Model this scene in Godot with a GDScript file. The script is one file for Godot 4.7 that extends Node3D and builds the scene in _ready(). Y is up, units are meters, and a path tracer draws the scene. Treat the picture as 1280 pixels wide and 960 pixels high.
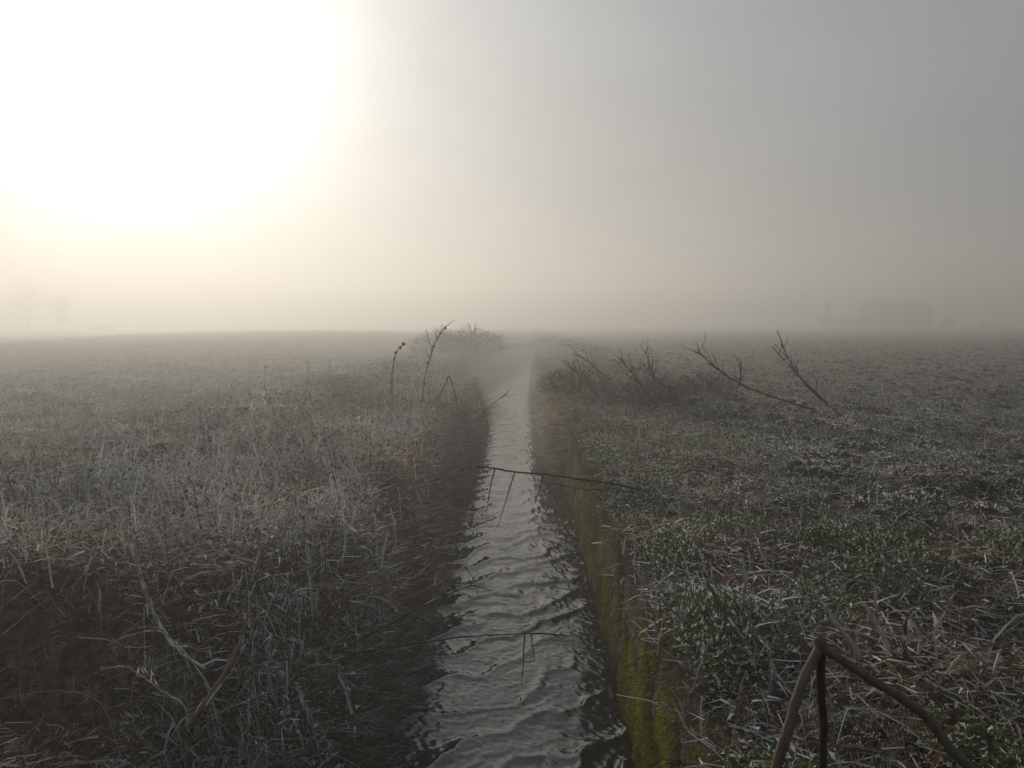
extends Node3D
# A misty winter morning: a narrow canal between frosted fields, seen from a footbridge. Units are metres, -Z runs up the canal.

const WATER := -1.15
const FIELD_END := 300.0

var rng := RandomNumberGenerator.new()
var noise_broad := FastNoiseLite.new()
var noise_mid := FastNoiseLite.new()
var noise_fine := FastNoiseLite.new()
var noise_patch := FastNoiseLite.new()
var mat := {}
var taken := {}


# ---------------------------------------------------------------- mesh builder
class Builder:
	var v := PackedVector3Array()
	var c := PackedColorArray()

	func tri(a: Vector3, b: Vector3, d: Vector3, col: Color) -> void:
		v.push_back(a)
		v.push_back(b)
		v.push_back(d)
		c.push_back(col)
		c.push_back(col)
		c.push_back(col)

	# a ribbon that rises and bends over along "out"
	func blade(base: Vector3, out: Vector3, tall: float, reach: float, wide: float, col: Color, tip: Color, segs := 3) -> void:
		var side := Vector3(-out.z, 0.0, out.x) * wide * 0.5
		var p0 := base
		var w0 := side
		for k in segs:
			var t := float(k + 1) / segs
			var p1 := base + Vector3.UP * tall * (t - 0.35 * t * t * minf(1.0, reach / maxf(tall, 0.01))) + out * reach * t * t
			var w1 := side * (1.0 - t)
			var cc := tip if k == segs - 1 else col
			tri(p0 - w0, p1 - w1, p0 + w0, cc)
			if k < segs - 1:
				tri(p0 + w0, p1 - w1, p1 + w1, cc)
			p0 = p1
			w0 = w1

	func tube(pts: Array, r0: float, r1: float, sides: int, col: Color, speck := Color(-1, 0, 0), share := 0.0, r: RandomNumberGenerator = null) -> void:
		var rings := []
		for i in pts.size():
			var t: Vector3 = (pts[mini(i + 1, pts.size() - 1)] - pts[maxi(i - 1, 0)]).normalized()
			var ref := Vector3.RIGHT if absf(t.x) < 0.8 else Vector3.UP
			var u := (ref - t * ref.dot(t)).normalized()
			var w := t.cross(u)
			var rad := lerpf(r0, r1, float(i) / (pts.size() - 1))
			var ring := PackedVector3Array()
			for j in sides:
				var a := TAU * j / sides
				ring.push_back(pts[i] + (u * cos(a) + w * sin(a)) * rad)
			rings.append(ring)
		for i in pts.size() - 1:
			for j in sides:
				var jn := (j + 1) % sides
				var cc := col
				if share > 0.0 and r.randf() < share:
					cc = speck
				tri(rings[i][j], rings[i + 1][j], rings[i][jn], cc)
				tri(rings[i][jn], rings[i + 1][j], rings[i + 1][jn], cc)
		var last: PackedVector3Array = rings[-1]
		for j in sides:
			tri(pts[-1], last[(j + 1) % sides], last[j], col)

	# a pointed leaf of four faces, folded along its midrib
	func leaf(base: Vector3, along: Vector3, side: Vector3, up: Vector3, long: float, wide: float, col: Color, rim: Color) -> void:
		var m := base + along * long * 0.5
		var tip := base + along * long - up * long * 0.12
		var l := base + along * long * 0.45 - side * wide * 0.5 + up * wide * 0.18
		var q := base + along * long * 0.45 + side * wide * 0.5 + up * wide * 0.18
		tri(base, l, m, col)
		tri(base, m, q, col)
		tri(l, tip, m, rim)
		tri(m, tip, q, rim)

	func lump(at: Vector3, size: Vector3, r: RandomNumberGenerator, col: Color, rough := 0.25, rows := 5, cols := 7) -> void:
		var g := []
		for i in rows + 1:
			var ring := PackedVector3Array()
			for j in cols:
				var th := PI * i / rows
				var ph := TAU * (j + 0.5 * (i % 2)) / cols
				var k := 1.0 if i == 0 or i == rows else 1.0 + r.randf_range(-rough, rough)
				ring.push_back(at + Vector3(sin(th) * cos(ph), cos(th), sin(th) * sin(ph)) * size * k)
			g.append(ring)
		for i in rows:
			for j in cols:
				var jn := (j + 1) % cols
				if i > 0:
					tri(g[i][j], g[i][jn], g[i + 1][j], col)
				if i < rows - 1:
					tri(g[i][jn], g[i + 1][jn], g[i + 1][j], col)

	func box(lo: Vector3, hi: Vector3, col: Color) -> void:
		var p := []
		for k in 8:
			p.append(Vector3(hi.x if k & 1 else lo.x, hi.y if k & 2 else lo.y, hi.z if k & 4 else lo.z))
		for q in [[0, 2, 3, 1], [4, 5, 7, 6], [0, 1, 5, 4], [2, 6, 7, 3], [0, 4, 6, 2], [1, 3, 7, 5]]:
			tri(p[q[0]], p[q[2]], p[q[1]], col)
			tri(p[q[0]], p[q[3]], p[q[2]], col)

	func mesh(m: Material, smooth := false) -> ArrayMesh:
		if smooth:
			var st := SurfaceTool.new()
			st.begin(Mesh.PRIMITIVE_TRIANGLES)
			for i in v.size():
				st.set_color(c[i])
				st.set_smooth_group(0)
				st.add_vertex(v[i])
			st.generate_normals()
			st.set_material(m)
			return st.commit()
		var a := []
		a.resize(Mesh.ARRAY_MAX)
		a[Mesh.ARRAY_VERTEX] = v
		a[Mesh.ARRAY_COLOR] = c
		var out := ArrayMesh.new()
		out.add_surface_from_arrays(Mesh.PRIMITIVE_TRIANGLES, a)
		out.surface_set_material(0, m)
		return out


# ---------------------------------------------------------------- naming
func numbered(called: String) -> String:
	var k: int = taken.get(called, 0)
	taken[called] = k + 1
	return called if k == 0 else "%s_%03d" % [called, k]


func tag(o: Node3D, label: String, category := "", group := "", kind := "") -> Node3D:
	o.set_meta("label", label)
	if category:
		o.set_meta("category", category)
	if group:
		o.set_meta("group", group)
	if kind:
		o.set_meta("kind", kind)
	return o


func thing(called: String, label: String, category: String, at: Vector3, group := "") -> Node3D:
	var o := Node3D.new()
	o.name = numbered(called)
	add_child(o)
	o.position = at
	return tag(o, label, category, group)


func part(called: String, m: Mesh, parent: Node3D) -> MeshInstance3D:
	var o := MeshInstance3D.new()
	o.name = called
	o.mesh = m
	parent.add_child(o, true)
	return o


# ---------------------------------------------------------------- the lie of the land; d is the distance up the canal
func bend(d: float) -> float:
	return 0.006 * pow(maxf(0.0, d - 38.0), 1.8)


func left_edge(d: float) -> float:
	var e := -0.95 + 0.07 * noise_mid.get_noise_2d(d * 1.7, 40.0) + 0.03 * noise_fine.get_noise_2d(d * 1.2, 9.0)
	e = lerpf(e, -2.25, smoothstep(20.7, 21.3, d))
	return lerpf(e, -1.45, smoothstep(33.0, 46.0, d)) + bend(d)


func right_edge(d: float) -> float:
	var e := 0.46 + 0.12 * noise_mid.get_noise_2d(d * 0.9, 80.0) + 0.05 * noise_fine.get_noise_2d(d, 3.0)
	return lerpf(0.84, e, smoothstep(12.3, 14.2, d)) + bend(d)


func top_height(x: float, d: float) -> float:
	var calm := 1.0 / (1.0 + maxf(0.0, d - 15.0) * 0.05)
	var h := 0.09 * noise_broad.get_noise_2d(x, d) + 0.10 * noise_mid.get_noise_2d(x, d) * calm + 0.05 * noise_fine.get_noise_2d(x, d) * calm
	if x < 0.0:
		h += 0.2 * exp(-pow((x + 3.4) / 2.2, 2.0)) - 0.14 * smoothstep(-4.5, -8.0, x)
	else:
		h += 0.05 * noise_mid.get_noise_2d(x * 1.9 + 60.0, d * 1.9) * calm * smoothstep(0.9, 1.5, x) + 0.26 * exp(-pow((x - 2.7) / 1.7, 2.0)) * smoothstep(10.5, 15.5, d) - 0.1 * smoothstep(4.0, 8.0, x)
	return h


func scour(x: float, d: float) -> float:
	# 1 in the washed-out hollow on the near side, 0 on the bank top
	var w := lerpf(0.28, 1.15, smoothstep(-2.3, -1.45, x))
	var e := 4.55 + 0.3 * noise_mid.get_noise_2d(x * 1.6, 200.0) + 0.1 * noise_fine.get_noise_2d(x, 17.0)
	return smoothstep(e, e - w, d)


func ground_height(x: float, d: float) -> float:
	var t := top_height(x, d)
	if x < -0.2 + bend(d):
		var q := scour(x, d)
		if q > 0.0:
			var low := -0.86 + 0.12 * noise_mid.get_noise_2d(x * 1.5, d * 1.5) + 0.05 * noise_fine.get_noise_2d(x, d) + 0.12 * smoothstep(-2.0, -3.5, x) + 0.98 * exp(-(pow(x + 1.93, 2.0) + pow(d - 2.55, 2.0)) / 0.07)
			t = lerpf(t, low, q)
		var f := clampf((left_edge(d) + 0.10 - x) / 0.42, 0.0, 1.0)
		return lerpf(-1.7, t, pow(f, 0.6))
	var g := clampf((x - right_edge(d) + 0.03) / (0.2 if d > 13.0 else 0.1), 0.0, 1.0)
	return lerpf(-1.7, t, pow(g, 0.6))


func on_face(x: float, d: float) -> bool:
	if x < -0.2 + bend(d):
		var s := scour(x, d)
		return x > left_edge(d) - 0.30 or (s > 0.12 and s < 0.97) or (s >= 0.97 and x > -1.5)
	return x < right_edge(d) + 0.14


func steps(from: float, to: float, first: float, grow: float) -> PackedFloat32Array:
	var a := PackedFloat32Array()
	var p := from
	var s := first
	while p < to:
		a.push_back(p)
		p += s
		s *= grow
	a.push_back(to)
	return a


func build_ground() -> void:
	var xs := PackedFloat32Array()
	var outer := steps(1.3, FIELD_END, 0.03, 1.055)
	for i in range(outer.size() - 1, -1, -1):
		xs.push_back(-outer[i] - 2.0)
	var p := -3.26
	while p < 1.29:
		xs.push_back(p)
		p += 0.028
	for e in outer:
		xs.push_back(e)
	var ds := PackedFloat32Array()
	var behind := steps(2.0, 60.0, 0.3, 1.3)
	for i in range(behind.size() - 1, -1, -1):
		ds.push_back(-behind[i])
	p = -1.9
	while p < 2.0:
		ds.push_back(p)
		p += 0.12
	p = 2.0
	while p < 7.0:
		ds.push_back(p)
		p += 0.035
	for e in steps(7.0, FIELD_END, 0.04, 1.016):
		ds.push_back(e)
	var nx := xs.size()
	var st := SurfaceTool.new()
	st.begin(Mesh.PRIMITIVE_TRIANGLES)
	var pts := PackedVector3Array()
	var face := PackedByteArray()
	for d in ds:
		for x in xs:
			pts.push_back(Vector3(x, ground_height(x, d), -d))
			face.push_back(1 if on_face(x, d) else 0)
	var tops := PackedInt32Array()
	var faces := PackedInt32Array()
	for i in ds.size() - 1:
		for j in nx - 1:
			var a := i * nx + j
			var b := a + nx
			var quad := PackedInt32Array([a, b, a + 1, b, b + 1, a + 1])
			if face[a] + face[b] + face[a + 1] + face[b + 1] >= 2:
				faces.append_array(quad)
			else:
				tops.append_array(quad)
	var nor := PackedVector3Array()
	nor.resize(pts.size())
	for i in ds.size():
		for j in nx:
			var dx := pts[i * nx + mini(j + 1, nx - 1)] - pts[i * nx + maxi(j - 1, 0)]
			var dz := pts[mini(i + 1, ds.size() - 1) * nx + j] - pts[maxi(i - 1, 0) * nx + j]
			nor[i * nx + j] = dx.cross(dz).normalized()
	var ground: MeshInstance3D
	for k in 2:
		var arr := []
		arr.resize(Mesh.ARRAY_MAX)
		arr[Mesh.ARRAY_VERTEX] = pts
		arr[Mesh.ARRAY_NORMAL] = nor
		arr[Mesh.ARRAY_INDEX] = tops if k == 0 else faces
		var m := ArrayMesh.new()
		m.add_surface_from_arrays(Mesh.PRIMITIVE_TRIANGLES, arr)
		m.surface_set_material(0, mat.litter if k == 0 else mat.earth)
		if k == 0:
			ground = part("ground", m, self)
			tag(ground, "frosted stubble field cut by the narrow canal", "field", "", "structure")
		else:
			var bank := part("earth_bank", m, ground)
			bank.set_meta("label", "bare dark earth of the canal banks")


func wave(x: float, d: float) -> float:
	var wx := x + 0.22 * noise_mid.get_noise_2d(x * 2.0, d * 1.1 + 50.0)
	var wd := d + 0.35 * noise_mid.get_noise_2d(x * 1.6 + 30.0, d * 1.3)
	var calm := 0.45 + 0.55 * clampf(0.5 + 1.3 * noise_mid.get_noise_2d(x * 0.8 + 7.0, d * 0.45), 0.0, 1.0)
	var a := 1.0 - absf(sin((wd * 0.9 - wx * 0.72) * 6.2))
	var b := sin((wd * 1.0 - wx * 0.3) * 11.0)
	var e := 1.0 - absf(sin((wd * 0.93 - wx * 0.65) * 15.0 + 2.0 * noise_fine.get_noise_2d(x, d)))
	var fine := noise_fine.get_noise_2d(x * 6.0 - d * 1.5, d * 4.5 + x)
	var fine2 := noise_fine.get_noise_2d(x * 17.0 - d * 3.0, d * 13.0)
	return calm * (0.033 * (a * a - 0.4) + 0.005 * b + 0.008 * (e - 0.4)) + 0.0055 * fine + 0.0015 * fine2


func build_water() -> void:
	var xs := PackedFloat32Array()
	var p := -6.0
	while p < 1.3:
		xs.push_back(p)
		p += 0.25 if p < -1.5 else 0.016
	var ds := PackedFloat32Array([-60.0, -20.0, -6.0, -3.0])
	p = -1.0
	while p < 2.0:
		ds.push_back(p)
		p += 0.05
	while p < 7.0:
		ds.push_back(p)
		p += 0.016
	for e in steps(7.0, FIELD_END, 0.018, 1.012):
		ds.push_back(e)
	var nx := xs.size()
	var st := SurfaceTool.new()
	st.begin(Mesh.PRIMITIVE_TRIANGLES)
	st.set_smooth_group(0)
	for d in ds:
		for x in xs:
			st.add_vertex(Vector3(x + bend(d), WATER + wave(x, d), -d))
	for i in ds.size() - 1:
		for j in nx - 1:
			var a := i * nx + j
			var b := a + nx
			for k in [a, b, a + 1, b, b + 1, a + 1]:
				st.add_index(k)
	st.generate_normals()
	st.set_material(mat.water)
	tag(part("water", st.commit(), self), "dark rippled water running down the narrow canal", "water", "", "structure")


# ---------------------------------------------------------------- ground cover
const STRAW := Color(0.36, 0.29, 0.18)
const PALE := Color(0.50, 0.44, 0.35)
const FROST := Color(0.72, 0.74, 0.76)
const RIME := Color(0.56, 0.56, 0.54)
const DEAD := Color(0.11, 0.075, 0.05)
const RUST := Color(0.17, 0.085, 0.04)
const PLUM := Color(0.12, 0.085, 0.08)
const GREEN := Color(0.055, 0.10, 0.022)
const OLIVE := Color(0.10, 0.11, 0.035)


func pick(list: Array) -> Color:
	var total := 0.0
	for e in list:
		total += e[1]
	var r := rng.randf() * total
	for e in list:
		r -= e[1]
		if r <= 0.0:
			var k := rng.randf_range(0.75, 1.25)
			return Color(e[0].r * k, e[0].g * k, e[0].b * k)
	return list[0][0]


func around(a: float) -> Vector3:
	return Vector3(cos(a), 0.0, sin(a))


func tuft(n: int, spread: float, h0: float, h1: float, wide: float, palette: Array, lean := 1.0) -> Mesh:
	var b := Builder.new()
	for i in n:
		var a := rng.randf() * TAU
		var h := rng.randf_range(h0, h1)
		var col := pick(palette)
		b.blade(around(rng.randf() * TAU) * spread * sqrt(rng.randf()) - Vector3.UP * 0.02, around(a), h, h * rng.randf_range(0.1, 0.9) * lean, wide * rng.randf_range(0.6, 1.4), col, FROST if rng.randf() < 0.35 else col)
	return b.mesh(mat.plant)


func stubble_patch(n: int, spread: float, h0: float, h1: float, rad: float) -> Mesh:
	var b := Builder.new()
	for i in n:
		var p := around(rng.randf() * TAU) * spread * sqrt(rng.randf())
		var h := rng.randf_range(h0, h1)
		var lean := around(rng.randf() * TAU) * h * rng.randf_range(0.02, 0.45)
		var kink := lean * 0.4 + Vector3.UP * h * 0.55
		b.tube([p - Vector3.UP * 0.03, p + kink, p + lean + Vector3.UP * h], rad * rng.randf_range(0.7, 1.3), rad * 0.7, 3, pick([[STRAW, 2], [PALE, 3], [RIME, 3], [PLUM, 1.5]]), FROST, 0.35, rng)
		if rng.randf() < 0.5:
			var q := p + kink
			b.blade(q, around(rng.randf() * TAU), h * 0.25, h * 0.6, rad * 4.0, pick([[STRAW, 2], [RIME, 2]]), FROST)
	return b.mesh(mat.plant)


func litter_patch(n: int, spread: float, wide: float, palette: Array) -> Mesh:
	var b := Builder.new()
	for i in n:
		var p := around(rng.randf() * TAU) * spread * sqrt(rng.randf()) + Vector3.UP * rng.randf_range(0.0, 0.045)
		var a := around(rng.randf() * TAU)
		var long := rng.randf_range(0.05, 0.26)
		var dir := (a + Vector3.UP * rng.randf_range(-0.15, 0.35)).normalized()
		var col := pick(palette)
		if rng.randf() < 0.5:
			b.tube([p, p + dir * long * 0.5 + Vector3.UP * 0.012, p + dir * long], wide * 0.5, wide * 0.4, 3, col, FROST, 0.2, rng)
		else:
			var side := Vector3(-a.z, rng.randf_range(-0.5, 0.5), a.x).normalized() * wide
			var mid := p + dir * long * 0.5 + Vector3.UP * rng.randf_range(0.0, 0.03)
			b.tri(p - side, mid, p + side, col)
			b.tri(mid - side, p + dir * long, mid + side, FROST if rng.randf() < 0.25 else col)
			b.tri(p - side, mid - side, mid + side, col)
			b.tri(p - side, mid + side, p + side, col)
	return b.mesh(mat.plant)


func leaf_patch(n: int, spread: float, size: float) -> Mesh:
	var b := Builder.new()
	for i in n:
		var p := around(rng.randf() * TAU) * spread * sqrt(rng.randf()) + Vector3.UP * rng.randf_range(0.005, 0.06)
		var a := around(rng.randf() * TAU)
		var up := (Vector3.UP + around(rng.randf() * TAU) * 0.5).normalized()
		var along := (a - up * a.dot(up) + up * rng.randf_range(-0.1, 0.5)).normalized()
		var side := along.cross(up).normalized()
		var s := size * rng.randf_range(0.5, 1.3)
		var col := pick([[GREEN, 5], [OLIVE, 2], [Color(0.08, 0.14, 0.05), 2]])
		b.leaf(p, along, side, up, s, s * 0.6, col, FROST * 0.75 if rng.randf() < 0.1 else col)
		if rng.randf() < 0.32:
			for k in 3:
				var e := p + along * s * rng.randf_range(0.4, 1.0) + side * s * rng.randf_range(-0.3, 0.3)
				b.tri(e, e + up * 0.008 + side * 0.004, e + along * 0.006, FROST)
	return b.mesh(mat.plant)


func dead_leaf_patch(n: int, spread: float, size: float) -> Mesh:
	var b := Builder.new()
	for i in n:
		var p := around(rng.randf() * TAU) * spread * sqrt(rng.randf()) + Vector3.UP * rng.randf_range(0.02, 0.13)
		var up := (Vector3.UP + around(rng.randf() * TAU) * rng.randf_range(0.05, 0.7)).normalized()
		var a := around(rng.randf() * TAU)
		var along := (a - up * a.dot(up)).normalized()
		var s := size * rng.randf_range(0.4, 1.2)
		var col := pick([[RIME, 4], [FROST, 1.5], [PALE, 2.5], [STRAW, 2], [RUST, 0.8], [DEAD, 1.2], [PLUM, 0.5]])
		b.leaf(p, along, along.cross(up), up * rng.randf_range(0.5, 2.5), s, s * rng.randf_range(0.2, 0.45), col, FROST if rng.randf() < 0.4 else col)
	return b.mesh(mat.plant)


func weed_lines(h: float) -> Dictionary:
	# the lines of a dead, branching weed: stem, twigs
	var lean := around(rng.randf() * TAU) * rng.randf_range(0.02, 0.3)
	var bend := around(rng.randf() * TAU) * rng.randf_range(0.0, 0.14)
	var stem := []
	for k in 6:
		var t := k / 5.0
		stem.append((Vector3.UP * t + lean * t * t + bend * sin(t * 4.0)) * h - Vector3.UP * 0.03 * (1.0 - t))
	var twigs := []
	for k in rng.randi_range(3, 7):
		var t := rng.randf_range(0.35, 0.95)
		var i := int(t * 5.0)
		var p: Vector3 = stem[i].lerp(stem[mini(i + 1, 5)], t * 5.0 - i)
		var a := (around(rng.randf() * TAU) + Vector3.UP * rng.randf_range(0.4, 1.6)).normalized()
		var l := h * rng.randf_range(0.1, 0.32)
		twigs.append([p, p + a * l * 0.5, p + a * l + Vector3.UP * l * rng.randf_range(-0.1, 0.25)])
	return {"stem": stem, "twigs": twigs}


func weed_mass(n: int, spread: float, h0: float, h1: float, palette: Array) -> Mesh:
	var b := Builder.new()
	for i in n:
		var w := weed_lines(rng.randf_range(h0, h1))
		var off := around(rng.randf() * TAU) * spread * sqrt(rng.randf())
		var col := pick(palette)
		var shifted := func(list: Array) -> Array:
			return list.map(func(q): return q + off)
		b.tube(shifted.call(w.stem), 0.0042, 0.002, 3, col, FROST, 0.22, rng)
		for tw in w.twigs:
			var t: Array = shifted.call(tw)
			b.tube(t, 0.0026, 0.0014, 3, col, FROST, 0.35, rng)
			if rng.randf() < 0.6:
				b.lump(t[2], Vector3.ONE * rng.randf_range(0.006, 0.012), rng, pick([[RIME, 2], [DEAD, 1], [PLUM, 1]]), 0.4, 3, 4)
	return b.mesh(mat.plant)


func stem_tangle(n: int) -> Mesh:
	var b := Builder.new()
	for i in n:
		var p := around(rng.randf() * TAU) * 0.15 * rng.randf()
		var a := around(rng.randf() * TAU)
		var l := rng.randf_range(0.2, 0.55)
		var h := rng.randf_range(0.08, 0.3)
		var sway := a.rotated(Vector3.UP, 1.5) * rng.randf_range(-0.12, 0.12)
		var pts := smooth_line([p - Vector3.UP * 0.02, p + a * l * 0.25 + Vector3.UP * h * 0.8, p + a * l * 0.6 + Vector3.UP * h + sway, p + a * l + Vector3.UP * h * rng.randf_range(0.1, 0.9) + sway * 2.0], 3)
		var col := pick([[PALE, 2], [STRAW, 2], [RIME, 2], [Color(0.22, 0.14, 0.11), 2], [DEAD, 1.5]])
		b.tube(pts, rng.randf_range(0.002, 0.0042), 0.0012, 3, col, FROST, 0.15, rng)
		for k in rng.randi_range(0, 3):
			var q: Vector3 = pts[rng.randi_range(4, pts.size() - 1)]
			var e := q + (a * rng.randf_range(-0.2, 1) + Vector3(rng.randf_range(-1, 1), rng.randf_range(0, 1), rng.randf_range(-1, 1))).normalized() * rng.randf_range(0.04, 0.12)
			b.tube([q, e], 0.0016, 0.001, 3, col)
	return b.mesh(mat.plant)


func moss_patch(n: int) -> Mesh:
	# grows along +Y
	var b := Builder.new()
	for i in n:
		var p := around(rng.randf() * TAU) * 0.028 * sqrt(rng.randf())
		var k := rng.randf_range(0.7, 1.35)
		var col := Color(0.40 * k, 0.37 * k, 0.05 * k) if rng.randf() < 0.8 else Color(0.15 * k, 0.16 * k, 0.03 * k)
		var h := rng.randf_range(0.006, 0.018)
		var lean := around(rng.randf() * TAU) * h * 0.6
		var tip := p + Vector3.UP * h + lean
		for j in 3:
			b.tri(p + around(TAU * j / 3.0) * 0.004, tip, p + around(TAU * (j + 1) / 3.0) * 0.004, col)
	return b.mesh(mat.plant)


func clod_mesh() -> Mesh:
	var b := Builder.new()
	b.lump(Vector3.ZERO, Vector3(0.05, 0.032, 0.045), rng, Color(0.05, 0.038, 0.028), 0.3, 5, 7)
	for i in 26:
		var a := (around(rng.randf() * TAU) + Vector3.UP * rng.randf_range(0.3, 2.0)).normalized()
		var p := a * Vector3(0.052, 0.035, 0.047)
		b.tri(p, p + Vector3(rng.randf_range(-0.006, 0.006), 0.006, rng.randf_range(-0.006, 0.006)), p + around(rng.randf() * TAU) * 0.008, FROST)
	return b.mesh(mat.plant)


func sow(called: String, label: String, meshes: Array, where: Array) -> void:
	# one mass of ground cover: WHERE holds [transform, tint]
	var root := Node3D.new()
	root.name = numbered(called)
	add_child(root)
	tag(root, label, called.replace("_", " ").split(" ")[-1], "", "stuff")
	var share := []
	for m in meshes:
		share.append([])
	for i in where.size():
		share[i % meshes.size()].append(where[i])
	for k in meshes.size():
		if share[k].is_empty():
			continue
		var mm := MultiMesh.new()
		mm.transform_format = MultiMesh.TRANSFORM_3D
		mm.use_colors = true
		mm.mesh = meshes[k]
		mm.instance_count = share[k].size()
		for i in share[k].size():
			var t: Transform3D = share[k][i][0]
			var col: Color = share[k][i][1]
			mm.set_instance_transform(i, t)
			mm.set_instance_color(i, col)
		var o := MultiMeshInstance3D.new()
		o.name = called + "_clumps"
		o.multimesh = mm
		o.set_meta("kind", "stuff")
		root.add_child(o, true)


# spots on the field: about as many per doubling of the distance
func spots(n: int, near: float, far: float, side: int) -> Array:
	var out := []
	for i in n:
		var d := near * pow(far / near, rng.randf())
		var x := rng.randf() * (0.80 * d + 1.8)
		x = -0.9 - x if side < 0 else 0.74 + x
		out.append(Vector2(x, d))
	return out


func stand(x: float, d: float, scale: float, squash := 1.0, tilt := 0.15) -> Transform3D:
	var b := Basis(Vector3.UP, rng.randf() * TAU).scaled(Vector3(scale, scale * squash, scale))
	b = Basis(around(rng.randf() * TAU), rng.randf() * tilt) * b
	var y := ground_height(x, d)
	if x > 0.7 and x < 1.0 and d < 12.8:
		y = maxf(y, wall_top(d) + 0.015)  # on the wall's top
	return Transform3D(b, Vector3(x, y - 0.005, -d))


func tone(x: float, d: float, amount := 0.45) -> Color:
	var k := 1.0 + amount * 1.6 * noise_patch.get_noise_2d(x, d) + rng.randf_range(-0.12, 0.12)
	var w := 0.12 * noise_patch.get_noise_2d(x + 90.0, d)
	return Color(k * (1.0 + w), k, k * (1.0 - w))


func bare(x: float, d: float) -> bool:
	# where the photograph shows naked earth or water
	if x < bend(d):
		return x > left_edge(d) - 0.12 or (scour(x, d) > 0.08 and not (x > -2.0 and d > 3.7))
	return x < right_edge(d) + (-0.07 + 0.1 * noise_mid.get_noise_2d(d * 2.0, 90.0) if d < 13.0 else 0.12)


func thin(x: float, d: float) -> bool:
	# worn patches where little stands
	return noise_patch.get_noise_2d(x * 1.7, d * 1.7) < -0.14 and rng.randf() < 0.8


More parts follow.
